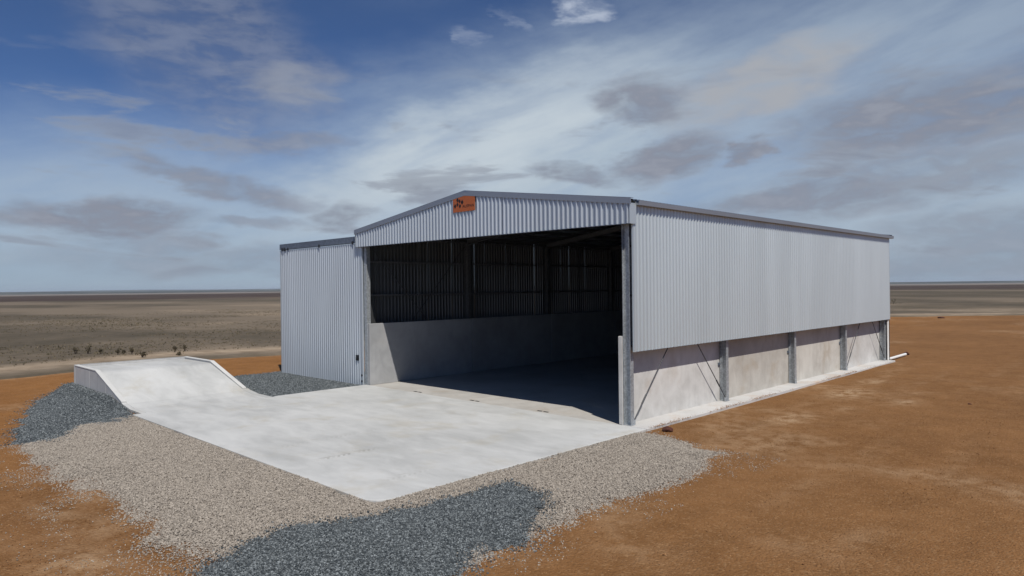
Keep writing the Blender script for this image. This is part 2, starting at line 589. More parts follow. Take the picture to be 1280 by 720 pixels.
tag(link('terrain', me), 'flat brown paddock stretching to the horizon', kind='structure')

# ------------------------------------------------------------------ orange gravel pad (fine grid, sinks under the paddock at its rim)
m, t, b = mat('orange_pad_ground')
P = pos(t)
n1 = t.noise(P, 0.12, 5, 0.6)
n2 = t.noise(P, 1.1, 6, 0.65)
n3 = t.noise(P, 16, 4, 0.7)
vor = t.node('ShaderNodeTexVoronoi')
t.put(vor.inputs['Vector'], P)
vor.inputs['Scale'].default_value = 24
g = t.math('ADD', t.math('MULTIPLY', n1, 0.4), t.math('MULTIPLY', n2, 0.4))
g = t.math('ADD', g, t.math('MULTIPLY', n3, 0.2))
c = t.mix(t.ramp(g, 0.34, 0.66), (0.158, 0.075, 0.0265), (0.243, 0.121, 0.047))
warm = t.attr('warm')[2]
c = t.mix(t.math('MULTIPLY', warm, 0.8), c, t.mix(t.ramp(g, 0.34, 0.66), (0.19, 0.082, 0.022), (0.29, 0.133, 0.040)))
pale = t.attr('pale')[2]
pm_ = t.math('MULTIPLY', pale, t.ramp(t.noise(P, 2.2, 6, 0.7), 0.35, 0.65))
c = t.mix(t.math('MULTIPLY', pm_, 0.75), c, (0.44, 0.31, 0.19))
c = t.mix(t.ramp(t.xyz(vor.outputs['Color'])[0], 0.75, 0.95, 0, 0.35), c, (0.36, 0.22, 0.11))
c = t.mix(t.ramp(n3, 0.56, 0.75, 0, 0.4), c, (0.12, 0.050, 0.018))
t.put(b.inputs['Base Color'], c)
b.inputs['Roughness'].default_value = 0.95
b.inputs['Specular IOR Level'].default_value = 0.15
bump(t, b, t.math('ADD', t.math('MULTIPLY', t.math('SUBTRACT', 1, vor.outputs['Distance']), 0.7), t.math('ADD', n3, n2)), 0.9, 0.03)
M_PAD = m


def pad_z(x, y):
    s_ = sdist(x, y, PAD) + (fbm(x, y, 5, 31) - 0.5) * 3.0
    z = -0.075 + (fbm(x, y, 3.0, 17) - 0.5) * 0.035 + (fbm(x, y, 22, 18) - 0.5) * 0.05
    return z - 0.16 * np.clip(1 - s_ / 4.0, 0, 2.0)


gx = np.concatenate([np.arange(-42, 25, 0.3), np.arange(25, 61, 1.5)])
gy = np.concatenate([np.arange(-40, 40, 0.3), np.arange(40, 116, 0.8)])
X, Y = np.meshgrid(gx, gy, indexing='ij')
Z = pad_z(X, Y)
pale_spots = [(2.3, 11.3, 0.7, 1.5, 1.5), (2.7, 4.7, 0.6, 1.4, 1.2), (1.9, 15.3, 0.5, 1.0, 1.1), (4.5, 10.4, 0.35, 0.8, 1.1), (3.4, 7.6, 0.5, 0.9, 0.5),
              (1.6, 2.2, 0.5, 1.2, 0.5), (-0.6, -14.4, 1.0, 0.5, 0.9), (-2.3, -13.7, 0.9, 0.6, 0.6), (1.4, 20.0, 0.4, 1.6, 0.5), (7.5, -6.0, 0.9, 0.5, 0.3), (5.5, -8.0, 0.9, 0.5, 0.35), (-4.0, -13.9, 1.2, 0.4, 0.6)]
pale = np.zeros_like(X)
for (x, y, rx, ry, s_) in pale_spots:
    pale = np.maximum(pale, s_ * np.exp(-((X - x) / rx) ** 2 - ((Y - y) / ry) ** 2))
edge = sdist(X, Y, PAD)
pale = np.maximum(pale, np.clip(1 - edge / 2.5, 0, 1) * 0.8)
pale = np.maximum(pale, np.clip((fbm(X, Y, 4, 77) - 0.58) * 4, 0, 0.5))
# scuffed wheel tracks of the grader and trucks that passed along the shed
for (xa, ya, xb, yb, rw, st_) in ((2.1, -1, 1.6, 26, 0.22, 0.45), (3.9, -1, 3.4, 26, 0.22, 0.4), (6.5, -16, 5.2, 30, 0.25, 0.3), (8.4, -16, 7.1, 30, 0.25, 0.3), (-16, -15.3, 9, -12.2, 0.22, 0.4), (-16, -16.9, 9, -13.8, 0.22, 0.35)):
    L_ = math.hypot(xb - xa, yb - ya)
    tt = ((X - xa) * (xb - xa) + (Y - ya) * (yb - ya)) / L_
    dd = ((X - xa) * (yb - ya) - (Y - ya) * (xb - xa)) / L_ + (fbm(X, Y, 9, 63) - 0.5) * 1.2
    tr = st_ * np.exp(-(dd / rw) ** 2) * np.clip(fbm(X, Y, 2.5, 64) * 3 - 1.1, 0, 1) * ((tt > 0) & (tt < L_))
    pale = np.maximum(pale, tr)
    Z -= 0.018 * np.exp(-(dd / rw) ** 2) * ((tt > 0) & (tt < L_))
warm = np.clip((-X - 4) / 12, 0, 1)
nx, ny = X.shape
idx = np.arange(nx * ny).reshape(nx, ny)
q = np.stack([idx[:-1, :-1], idx[1:, :-1], idx[1:, 1:], idx[:-1, 1:]], -1).reshape(-1, 4)
me = np_mesh('dirt_pad', np.stack([X, Y, Z], -1).reshape(-1, 3), q, M_PAD, {'pale': pale.ravel(), 'warm': warm.ravel()}, True)
tag(link('dirt_pad', me), 'orange gravelly earth pad around the shed', kind='structure')


# ------------------------------------------------------------------ low hills on the horizon
def m_hill():
    m, t, b = mat('far_scrub_hills')
    P = pos(t)
    f = t.ramp(t.noise(P, 0.004, 5), 0.35, 0.65)
    t.put(b.inputs['Base Color'], t.mix(f, (0.035, 0.042, 0.035), (0.075, 0.080, 0.062)))
    b.inputs['Roughness'].default_value = 1.0
    return m


M_HILL = m_hill()


def hills(d0, d1, height, seed, a0, a1):
    az_ = np.linspace(a0, a1, 300)
    prof = height * (0.35 + 0.9 * fbm(az_ * 100, az_ * 0, 28, seed, 5)) * np.clip((az_ - a0) / 0.1, 0, 1) * np.clip((a1 - az_) / 0.1, 0, 1)
    rows = []
    for k, fr in enumerate((0.0, 0.35, 0.6, 0.8, 1.0)):
        hh = prof * math.sin(math.pi * fr) ** 1.2 if 0 < fr < 1 else prof * 0 - 12
        dd = d0 + (d1 - d0) * fr
        rows.append(np.stack([dd * np.sin(az_), dd * np.cos(az_), hh - 1], -1))
    V = np.stack(rows)
    idx = np.arange(5 * 300).reshape(5, 300)
    q = np.stack([idx[:-1, :-1], idx[1:, :-1], idx[1:, 1:], idx[:-1, 1:]], -1).reshape(-1, 4)
    me = np_mesh('hills', V.reshape(-1, 3), q, M_HILL, None, True)
    tag(link('hills', me), 'low blue hills along the horizon', kind='structure')


hills(7500, 9800, 27, 5, -2.1, 0.6)
hills(3400, 4200, 11, 9, -2.1, 0.6)


# ------------------------------------------------------------------ floor slab and apron
def slab_poly(poly, z0, z1, name, material, label, bevel=0.015):
    o = MB().prism(poly, 2, z0, z1).build(name, material, None, bevel)
    tag(o, label, kind='structure')
    return o


def arc(cx, cy, r, a0, a1, n=6):
    return [(cx + r * math.cos(a0 + (a1 - a0) * k / n), cy + r * math.sin(a0 + (a1 - a0) * k / n)) for k in range(n + 1)]


slab_poly([(-14.72, 0.0), (-0.446, 0.0), (-0.446, 24.4), (-14.72, 24.4)], -0.30, 0.0, 'floor_slab', M_FLOOR, 'dusty concrete floor inside the shed')
slab_poly([(-0.44, 0.0), (0.47, 0.0), (0.30, 24.24), (-0.44, 24.24)], -0.30, 0.012, 'footing_strip', M_EDGE, 'pale concrete footing strip along the right side wall')
slab_poly([(-14.2, -0.008), (-14.2, -4.2), (-14.1, -4.4), (-14.1, -9.5)] + arc(-0.3 + 0.3, -9.05, 0.5, -math.pi / 2, 0) + [(0.46, -0.008)], -0.30, 0.004,
          'concrete_apron', M_APRON, 'white concrete apron in front of the shed')

# ------------------------------------------------------------------ loading ramp
ramp = thing('loading_ramp', 'white concrete loading ramp with kerbs rising at the left end of the apron', 'ramp', (-18.4, -6.85, 0))
ox, oy = -18.4, -6.85


def rbuild(mb, name, material, bevel=0.0):
    mb.v = [(x - ox, y - oy, z) for (x, y, z) in mb.v]
    return mb.build(name, material, ramp, bevel)


DECK = [(-14.108, 0.004), (-15.3, 0.012), (-16.1, 0.10), (-19.3, 0.965), (-19.55, 1.0), (-22.5, 1.0)]
NY, FY = -9.22, -4.5
rbuild(MB().prism([(x, z) for x, z in DECK] + [(-22.5, -0.3), (-14.108, -0.3)], 1, NY + 0.156, FY - 0.156), 'ramp_deck', M_APRON, 0.01)
# approach strips at deck foot where there is no kerb
for (y0, y1) in ((NY, NY + 0.15), (FY - 0.15, FY + 0.1)):
    rbuild(MB().prism([(-14.108, 0.003), (-15.3, 0.010), (-16.1, 0.098), (-16.28, 0.145), (-16.28, -0.3), (-14.108, -0.3)], 1, y0, y1), 'deck_edge', M_APRON, 0.008)
# precast side panels (joints between them)
JX = [-22.5, -20.35, -18.2, -16.3]
KT = [(-22.5, 1.1), (-19.5, 1.1), (-16.29, 0.20)]


def ktop(x):
    if x <= -19.5:
        return 1.1
    return 1.1 + (x + 19.5) * (0.20 - 1.1) / (-16.29 + 19.5)


for (y0, y1) in ((NY, NY + 0.15), (FY - 0.15, FY)):
    for k in range(3):
        a, b_ = JX[k] + 0.008, JX[k + 1] - 0.008
        xs = [a] + [x for x in (-19.5,) if a < x < b_] + [b_]
        rbuild(MB().prism([(x, ktop(x) - 0.055) for x in xs] + [(b_, -0.35), (a, -0.35)], 1, y0, y1), 'wall_panel', M_RAMPWALL, 0.006)
        for x in ([a] if k else []):
            rbuild(MB().box(x - 0.03, x + 0.014, y0 - 0.004 if y0 < -8 else y1 - 0.01, y0 + 0.01 if y0 < -8 else y1 + 0.004, -0.3, ktop(x) - 0.06), 'joint_seal', M_KERB)
    # pale capping kerb
    pts = [(-22.5, ktop(-22.5)), (-19.5, 1.1), (-16.25, ktop(-16.25))]
    rbuild(MB().prism([(x, z) for x, z in pts] + [(x, z - 0.05) for x, z in reversed(pts)], 1, y0 - 0.012, y1 + 0.012), 'kerb_cap', M_KERB, 0.008)
rbuild(MB().box(-22.66, -22.508, NY - 0.012, FY + 0.012, -0.35, 1.1), 'end_panel', M_RAMPWALL, 0.008)
rbuild(MB().box(-22.60, -22.50, NY + 0.17, FY - 0.17, 1.101, 1.105), 'end_kerb_top', M_KERB)

# ------------------------------------------------------------------ the shed
shed = thing('farm_shed', 'large open-fronted corrugated zinc farm shed with concrete lower walls', 'shed', (-7.2, 12.1, 0))
SX, SY = -7.2, 12.1


def part(mb, name, material, bevel=0.0, parent=None, open_=False):
    mb.v = [(x - SX, y - SY, z) for (x, y, z) in mb.v]
    return mb.build(name, material, parent or shed, bevel, open_)


def ploc(x, y, z=0.0):
    return (x - SX, y - SY, z)


XR, XL, AX = 0.03, -14.47, -7.22           # right and left wall sheet planes, ridge
HC, HF, HP = 2.257, 6.10, 2.70             # bottom of sheets, bottom of gable, top of concrete panels


def roof(x):
    return 7.79 - 0.1335 * abs(x - AX)


RIB = 0.042


def rib_profile(width, nribs):
    """(u, h) outline of one sheet, u from 0 to width"""
    pit = width / nribs
    o = [(0.0, 0.0)]
    for k in range(nribs):
        c0 = (k + 0.5) * pit
        o += [(c0 - 0.045, 0.0), (c0 - 0.016, RIB), (c0 + 0.016, RIB), (c0 + 0.045, 0.0)]
    o.append((width, 0.0))
    return o


def sheet_mesh(name, width, z0, ztop, material, nribs=4):
    """vertical sheet in the local XZ plane, ribs towards -Y; ztop is a function of u"""
    pr = rib_profile(width, nribs)
    mb = MB()
    for (u, h) in pr:
        mb.v += [(u, -h, z0), (u, -h, ztop(u))]
    for k in range(len(pr) - 1):
        mb.f.append((2 * k, 2 * k + 2, 2 * k + 3, 2 * k + 1))
    return mb.raw(name, material)


def jit(s_):
    return random.uniform(-s_, s_)


# side walls: 32 sheets each sharing one mesh
NS = 32
SW = 24.22 / NS
ms = sheet_mesh('wall_sheet', SW, HC, lambda u: 6.72, MZ_SIDE)
ms_l = sheet_mesh('wall_sheet', SW, HC, lambda u: 6.72, MZ_SHADE)
for k in range(NS):
    # right wall faces +X: local x runs along +Y
    link('wall_sheet', ms, shed, 0, ploc(XR + 0.0012 * (k % 2), 0.0 + k * SW), (0, jit(0.0006), math.pi / 2 + jit(0.0022)))
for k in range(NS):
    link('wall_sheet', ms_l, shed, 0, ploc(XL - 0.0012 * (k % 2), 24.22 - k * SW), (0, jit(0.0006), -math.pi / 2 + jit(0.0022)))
# corner flashings
part(MB().box(XR - 0.02, XR + 0.034, -0.012, 0.085, HC - 0.01, 6.72), 'corner_flashing', MZ_SIDE)
part(MB().box(XR - 0.02, XR + 0.034, 24.13, 24.25, HC - 0.01, 6.72), 'corner_flashing', MZ_SIDE)
part(MB().box(XL - 0.034, XL + 0.02, 24.13, 24.25, HC - 0.01, 6.72), 'corner_flashing', MZ_SIDE)
# drip trim along bottom edge of the sheets
for x in (XR - 0.004, XL - 0.03):
    part(MB().box(x, x + 0.034, 0.09, 24.12, HC - 0.014, HC - 0.002), 'drip_trim', M_FLASH)

# front gable: each sheet cut to the roof slope
GX0, GX1, GY = -14.55, 0.10, -0.20
NG = 19
GW = (GX1 - GX0) / NG
for k in range(NG):
    x0 = GX0 + k * GW
    me = sheet_mesh('gable_sheet', GW, HF, lambda u, x0=x0: roof(x0 + u) - 0.05, MZ_FRONT)
    link('gable_sheet', me, shed, 0, ploc(x0, GY - 0.001 * (k % 2)), (jit(0.0008), 0, jit(0.002)))
part(MB().box(GX0, GX1, GY - 0.032, GY + 0.03, HF - 0.016, HF - 0.003), 'drip_trim', M_FLASH)
# gable returns at both ends
part(MB().box(GX1 - 0.01, GX1 + 0.014, GY - 0.03, 0.10, HF - 0.015, 6.70), 'gable_return', MZ_SIDE)
part(MB().box(GX0 - 0.014, GX0 + 0.01, GY - 0.03, 0.10, HF - 0.015, 6.70), 'gable_return', MZ_SIDE)
# rear gable wall
mr_w = (XR - XL) / NG
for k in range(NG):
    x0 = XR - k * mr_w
    me = sheet_mesh('rear_sheet', mr_w, 0.03, lambda u, x0=x0: roof(x0 - u) - 0.06, MZ_SHADE)
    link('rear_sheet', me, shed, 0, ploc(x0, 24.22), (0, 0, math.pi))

# roof sheets
RL = (GX1 + 0.02 - AX) / math.cos(math.atan(0.1335))
ang = math.atan(0.1335)
NR = 32
RW = 24.6 / NR
pr = rib_profile(RW, 4)
mb = MB()
for (u, h) in pr:
    mb.v += [(0.03, u, h), (RL, u, h)]
for k in range(len(pr) - 1):
    mb.f.append((2 * k, 2 * k + 1, 2 * k + 3, 2 * k + 2))
mroof = mb.raw('roof_sheet', MZ_ROOF)
for k in range(NR):
    link('roof_sheet', mroof, shed, 0, ploc(AX, GY + k * RW, 7.76), (0, ang, 0))
    link('roof_sheet', mroof, shed, 0, ploc(AX, GY + (k + 1) * RW, 7.76), (0, ang, math.pi))
# ridge cap
part(MB().prism([(AX - 0.24, 7.79 - 0.03), (AX, 7.835), (AX + 0.24, 7.79 - 0.03), (AX + 0.24, 7.75), (AX, 7.81), (AX - 0.24, 7.75)], 1, GY - 0.06, 24.45), 'ridge_cap', MZ_ROOF)
# barge capping along front and rear gables
for (y0, y1) in ((GY - 0.055, GY - 0.034), (24.40, 24.42)):
    for (xa, xb) in ((GX0 - 0.06, AX), (AX, GX1 + 0.06)):
        part(MB().prism([(xa, roof(xa) - 0.15), (xb, roof(xb) - 0.15), (xb, roof(xb) + 0.035), (xa, roof(xa) + 0.035)], 1, y0, y1), 'barge_capping', M_FLASH, 0.004)
        yy = (y0, y0 + 0.16) if y0 < 0 else (y1 - 0.16, y1)
        part(MB().prism([(xa, roof(xa) + 0.036), (xb, roof(xb) + 0.036), (xb, roof(xb) + 0.048), (xa, roof(xa) + 0.048)], 1, yy[0], yy[1]), 'barge_top', M_FLASH)
# eave gutters: open troughs
for s_ in (1, -1):
    x0 = XR + 0.045 if s_ > 0 else XL - 0.045
    g_ = [(0, 0.13), (0, 0.0), (0.13, 0.0), (0.145, 0.14), (0.125, 0.14), (0.118, 0.012), (0.012, 0.012), (0.012, 0.13)]
    part(MB().prism([(x0 + s_ * a, 6.65 + z) for a, z in g_], 1, 0.11 if s_ > 0 else 0.11, 24.52), 'gutter', M_FLASH)

# portal frames
FY_ = [0.12, 6.1, 12.1, 18.1, 24.0]
D_, Bf, Tf, Tw = 0.26, 0.17, 0.014, 0.012


def i_column(h):
    mb = MB()
    mb.box(-D_ / 2, -D_ / 2 + Tf, -Bf / 2, Bf / 2, 0.02, h)
    mb.box(D_ / 2 - Tf, D_ / 2, -Bf / 2, Bf / 2, 0.02, h)
    mb.box(-D_ / 2 + Tf + 0.0005, D_ / 2 - Tf - 0.0005, -Tw / 2, Tw / 2, 0.02, h)
    mb.box(-D_ / 2 - 0.02, D_ / 2 + 0.02, -Bf / 2 - 0.02, Bf / 2 + 0.02, 0.0, 0.0195)
    return mb.mesh('column', M_GALV)


mcol = i_column(6.5)
mcol_in = mcol.copy()  # copy for the inner columns, with shade painted into the steel colour
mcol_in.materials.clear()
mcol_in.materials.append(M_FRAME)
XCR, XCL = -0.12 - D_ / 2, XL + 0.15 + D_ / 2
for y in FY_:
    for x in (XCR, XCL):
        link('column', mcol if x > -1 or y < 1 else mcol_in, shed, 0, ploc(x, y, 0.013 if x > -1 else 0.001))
mb = MB()
Lr = (XCR - AX) / math.cos(ang)
mb.box(0.0, Lr, -Bf / 2, Bf / 2, -D_ / 2, -D_ / 2 + Tf)
mb.box(0.0, Lr, -Bf / 2, Bf / 2, D_ / 2 - Tf, D_ / 2)
mb.box(0.0, Lr, -Tw / 2, Tw / 2, -D_ / 2 + Tf + 0.0005, D_ / 2 - Tf - 0.0005)
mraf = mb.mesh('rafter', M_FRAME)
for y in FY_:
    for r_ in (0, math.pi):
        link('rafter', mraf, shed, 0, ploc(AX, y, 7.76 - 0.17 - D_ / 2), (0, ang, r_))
# purlins (C sections along the shed)
mb = MB()
mb.box(-0.03, 0.03, 0, 24.1, -0.006, 0.0)
mb.box(-0.03, 0.03, 0, 24.1, -0.15, -0.144)
mb.box(-0.03, -0.024, 0, 24.1, -0.1435, -0.0065)
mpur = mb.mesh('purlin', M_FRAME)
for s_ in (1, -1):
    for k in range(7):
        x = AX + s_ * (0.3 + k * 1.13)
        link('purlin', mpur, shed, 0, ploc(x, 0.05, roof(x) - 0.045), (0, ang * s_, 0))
# girts
mb = MB()
mb.box(0, 0.145, 0, 24.1, -0.004, 0.002)
mb.box(0, 0.006, 0, 24.1, -0.07, -0.0045)
mb.box(0.139, 0.145, 0, 24.1, -0.07, -0.0045)
mgirt = mb.mesh('girt', M_FRAME)
for z in (2.45, 3.98, 5.48, 6.55):
    link('girt', mgirt, shed, 0, ploc(XR - 0.147, 0.05, z))
    link('girt', mgirt, shed, 0, ploc(XL + 0.002, 0.05, z))
# bridging channels half way along each bay
mb = MB().box(-0.0, 0.02, -0.04, 0.04, 2.5, 6.5)
mbr = mb.mesh('bridging', M_FRAME)
for k in range(4):
    y = (FY_[k] + FY_[k + 1]) / 2
    link('bridging', mbr, shed, 0, ploc(XL + 0.15, y))
    link('bridging', mbr, shed, 0, ploc(XR - 0.17, y))
# rear girts and posts
for z in (3.0, 4.6, 6.1):
    part(MB().box(XL + 0.1, XR - 0.1, 24.10, 24.20, z, z + 0.07), 'girt', M_FRAME)
for x in (-4.9, -9.6):
    part(MB().box(x - 0.08, x + 0.08, 23.85, 24.09, 0.0, roof(x) - 0.4), 'rear_post', M_FRAME)

# precast concrete panels
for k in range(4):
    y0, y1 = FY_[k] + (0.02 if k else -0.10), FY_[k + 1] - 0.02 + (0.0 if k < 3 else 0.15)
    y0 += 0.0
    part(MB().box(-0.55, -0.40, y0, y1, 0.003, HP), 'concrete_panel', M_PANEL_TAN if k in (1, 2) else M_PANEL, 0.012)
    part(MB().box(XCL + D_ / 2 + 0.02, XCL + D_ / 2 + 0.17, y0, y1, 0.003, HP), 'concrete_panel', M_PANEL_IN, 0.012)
# panel clips next to each column
for y in FY_[1:4]:
    part(MB().box(-0.3995, -0.35, y - 0.20, y - 0.10, 1.30, 1.40), 'panel_clip', M_BEAM)
    part(MB().box(-0.3995, -0.35, y + 0.10, y + 0.20, 1.30, 1.40), 'panel_clip', M_BEAM)
# cross bracing in the end bays: flat steel rods with turnbuckles
for (k, x) in ((0, -0.15), (3, -0.15), (0, XL + 0.18), (3, XL + 0.18)):
    ya, yb = FY_[k] + 0.10, FY_[k + 1] - 0.10
    for i_, (p0, p1) in enumerate((((ya, 0.10), (yb, 6.3)), ((yb, 0.10), (ya, 6.3)))):
        xx = x + (0.012 if i_ else -0.012)
        part(MB().tube((xx, p0[0], p0[1]), (xx, p1[0], p1[1]), 0.016, 8), 'brace_rod', M_ROD)
        part(MB().tube((xx, p0[0] + (p1[0] - p0[0]) * 0.08, p0[1] + (p1[1] - p0[1]) * 0.08), (xx, p0[0] + (p1[0] - p0[0]) * 0.12, p0[1] + (p1[1] - p0[1]) * 0.12), 0.026, 8), 'turnbuckle', M_ROD)
        part(MB().box(xx - 0.02, xx + 0.02, p0[0] - 0.09, p0[0] + 0.09, p0[1] - 0.08, p0[1] + 0.06), 'brace_cleat', M_GALV)

# header beam and door track
part(MB().box(-21.74, -0.12, -0.02, 0.004, 6.29, 6.58), 'track_beam', M_BEAM, 0.006)
part(MB().box(-21.745, -0.12, -0.135, -0.0205, 6.525, 6.585), 'track_rail', M_BEAM, 0.006)
part(MB().box(-21.745, -14.6, -0.135, -0.125, 6.30, 6.524), 'track_cover', M_BEAM, 0.004)
part(MB().box(-21.7, -21.5, 0.01, 0.16, -0.3, 6.5), 'track_post', M_GALV, 0.006)

# sliding door, pushed fully open to the left
door = MB()
DX0, DX1, DZ0, DZ1, DY = -21.72, -14.24, -0.05, 6.27, -0.085
door.box(DX0, DX0 + 0.08, DY + 0.004, DY + 0.055, DZ0, DZ1)
door.box(DX0, DX1, DY + 0.056, DY + 0.066, DZ0, DZ0 + 0.1)
door.box(DX0, DX1, DY + 0.056, DY + 0.066, DZ1 - 0.1, DZ1)
door.box(DX0, DX1, DY + 0.056, DY + 0.066, 3.0, 3.1)
dr = part(door, 'sliding_door', M_GALV)
ND = 10
DW = (DX1 - 0.16 - DX0 - 0.02) / ND
md = sheet_mesh('door_sheet', DW, DZ0 + 0.02, lambda u: DZ1 - 0.01, MZ_FRONT)
for k in range(ND):
    link('door_sheet', md, dr, 0, ploc(DX0 + 0.02 + k * DW, DY - 0.001 * (k % 2)), (jit(0.0006), 0, jit(0.002)))
part(MB().box(DX1 - 0.16, DX1, DY - 0.034, DY + 0.05, DZ0, DZ1), 'door_stile', MZ_FRONT, 0.006, dr)
part(MB().box(DX0 - 0.012, DX0 + 0.018, DY - 0.036, DY + 0.05, DZ0, DZ1), 'door_stile', MZ_FRONT, 0.004, dr)
part(MB().box(DX0 + 0.02, DX1 - 0.165, DY - 0.010, DY + 0.05, DZ0 - 0.05, DZ0 + 0.02), 'bottom_rail', M_DARK, 0, dr)
h_ = MB().box(DX1 - 0.52, DX1 - 0.30, DY - 0.055, DY - 0.030, 1.05, 1.30)
h_.box(DX1 - 0.46, DX1 - 0.36, DY - 0.085, DY - 0.056, 1.12, 1.24)
part(h_, 'door_latch', M_DARK, 0.006, dr)
for z in (0.16, 0.42):
    part(MB().tube((DX1 - 0.06, DY - 0.05, z), (DX1 - 0.06, DY - 0.033, z), 0.05, 10), 'stile_bolt', M_DARK, 0, dr)
for (x, r_) in ((-21.45, 0.09), (-21.2, 0.09), (-20.85, 0.075), (-17.8, 0.075), (-14.9, 0.075)):
    part(MB().tube((x, DY - 0.075, 6.31), (x, DY - 0.05, 6.31), r_, 14), 'door_trolley', M_DARK, 0, dr)
# galvanised jamb next to the open door, with a second stacked leaf's stile behind
part(MB().box(-14.235, -14.02, -0.018, 0.03, 0.003, 6.28), 'door_jamb', M_GALV, 0.006)

# steel guides let into the floor at the door line
for x in (-10.68, -7.23, -3.8):
    mb = MB()
    mb.box(x - 0.24, x - 0.04, 0.12, 0.19, 0.001, 0.012)
    mb.box(x + 0.04, x + 0.24, 0.12, 0.19, 0.001, 0.012)
    part(mb, 'floor_guide', M_DARK, 0.003)

# orange builder's sign on the gable
sg = part(MB().prism([(-7.86, 7.06), (-6.66, 7.06), (-6.66, roof(-6.66) - 0.155), (AX, roof(AX) - 0.155), (-7.86, roof(-7.86) - 0.155)], 1, GY - 0.052, GY - 0.036), 'sign', M_SIGN)
sg['label'] = "orange builder's sign with black diamonds and name under the ridge"
SGY = GY - 0.0545


def flat_poly(pts, name, material):
    mb = MB().prism(pts, 1, SGY, SGY + 0.002)
    return part(mb, name, material, 0, sg)


for (u, z, s_) in ((-7.60, 7.505, 0.078), (-7.485, 7.455, 0.07), (-7.345, 7.41, 0.086), (-7.74, 7.29, 0.08), (-7.61, 7.345, 0.07), (-7.47, 7.275, 0.075)):
    flat_poly([(u - s_ * 0.9, z), (u, z - s_ * 1.15), (u + s_ * 0.9, z), (u, z + s_ * 1.15)], 'sign_diamond', M_INK)
tc = bpy.data.curves.new('sign_text', 'FONT')
tc.body = 'AUSPAN'
tc.size = 0.15
tc.extrude = 0.001
to = bpy.data.objects.new('sign_text_source', tc)
C.objects.link(to)
bpy.context.view_layer.update()
tm = bpy.data.meshes.new_from_object(to.evaluated_get(bpy.context.evaluated_depsgraph_get()))
C.objects.unlink(to)
bpy.data.objects.remove(to)
tm.materials.clear()
tm.materials.append(M_INK)
wd = max(v.co.x for v in tm.vertices)
for v in tm.vertices:
    v.co.x *= 0.64 / wd
tl = link('sign_lettering', tm, sg, 0, ploc(-7.33, SGY + 0.001, 7.20), (math.pi / 2, 0, 0))

# down pipe at the rear right corner
part(MB().tube((-0.035, 24.13, 0.02), (-0.035, 24.13, 2.6), 0.055, 14), 'downpipe', M_PVC)
part(MB().tube((-0.035, 24.13, 0.085), (-0.06, 24.34, 0.075), 0.057, 14), 'downpipe_elbow', M_PVC)

# ------------------------------------------------------------------ drain pipe lying on the ground behind the corner
mb = MB()
n = 14
pA, pB = Vector((-0.06, 24.36, 0.05)), Vector((-0.22, 28.0, 0.03))
mb.tube(pA, pB, 0.075, n, caps=False)
mb.tube(pB, pA, 0.066, n, caps=False)
for k in range(n):
    a_ = k
    mb.f.append((n + k, n + (k + 1) % n, 2 * n + (k + 1) % n, 2 * n + k)) if False else None
dpipe = mb.build('drain_pipe', M_PVC)
tag(dpipe, 'white plastic stormwater pipe lying on orange ground behind the shed corner', 'pipe')


def clod(name, label, loc, r_, seed, sq=0.7):
    import bmesh
    bm = bmesh.new()
    bmesh.ops.create_icosphere(bm, subdivisions=3, radius=1)
    rs = random.Random(seed)
    off = [Vector((rs.uniform(-1, 1), rs.uniform(-1, 1), rs.uniform(-1, 1))).normalized() for _ in range(14)]
    for v in bm.verts:
        k = 1.0
        for o_ in off:
            dd = v.co.normalized().dot(o_)
            if dd > 0.72:
                k -= (dd - 0.72) * 0.75
        v.co = v.co * k * (1 + rs.uniform(-0.03, 0.03)) * r_
        v.co.z *= sq
    me = bpy.data.meshes.new(name)
    bm.to_mesh(me)
    bm.free()
    me.materials.append(M_CLOD)
    o = link(name, me, None, 0, (loc[0], loc[1], loc[2] + r_ * sq * 0.55))
    tag(o, label, 'clod')
    return o


clod('earth_clod', 'dark red clod of earth on the ground beside the front column', (0.92, 0.42, -0.08), 0.17, 3)
clod('earth_clod', 'dark clod beyond the end of the white pipe', (-0.35, 28.7, -0.09), 0.2, 5)
clod('earth_clod', 'small dark clod far off at the edge of the orange pad', (-10.0, 78.5, -0.12), 0.45, 8, 0.4)
clod('earth_clod', 'tiny dark clod alone on the orange ground at right', (6.33, 11.3, -0.1), 0.07, 12)

# ------------------------------------------------------------------ gravel beds
BEIGE = [(-14.05, -9.50), (-14.4, -11.0), (-13.3, -11.9), (-11.6, -13.2), (-7.3, -13.4), (-4.8, -12.95), (-1.27, -13.1), (1.2, -13.0), (2.6, -12.7), (4.1, -10.9), (3.9, -8.2),
         (3.95, -3.4), (3.45, -0.9), (1.5, -0.35), (0.48, -0.25), (0.46, -9.4), (0.2, -9.55)]
BLUE_L = [(-14.0, -9.5), (-16.3, -9.2), (-22.9, -9.2), (-22.8, -10.2), (-18.6, -11.7), (-13.6, -13.0), (-11.9, -13.3), (-11.3, -12.3), (-13.4, -11.2), (-12.9, -10.1)]
BLUE_B = [(2.5, -13.5), (1.3, -13.2), (0.9, -12.3), (0.35, -11.5), (1.1, -10.2), (1.3, -8.3), (1.45, -6.8), (2.5, -6.85), (3.65, -8.2), (3.95, -9.9), (4.2, -11.3)]
BLUE_D = [(-22.2, -2.0), (-22.0, -4.35), (-14.15, -4.3), (-14.22, -0.1), (-14.9, 0.4), (-22.4, 0.5)]


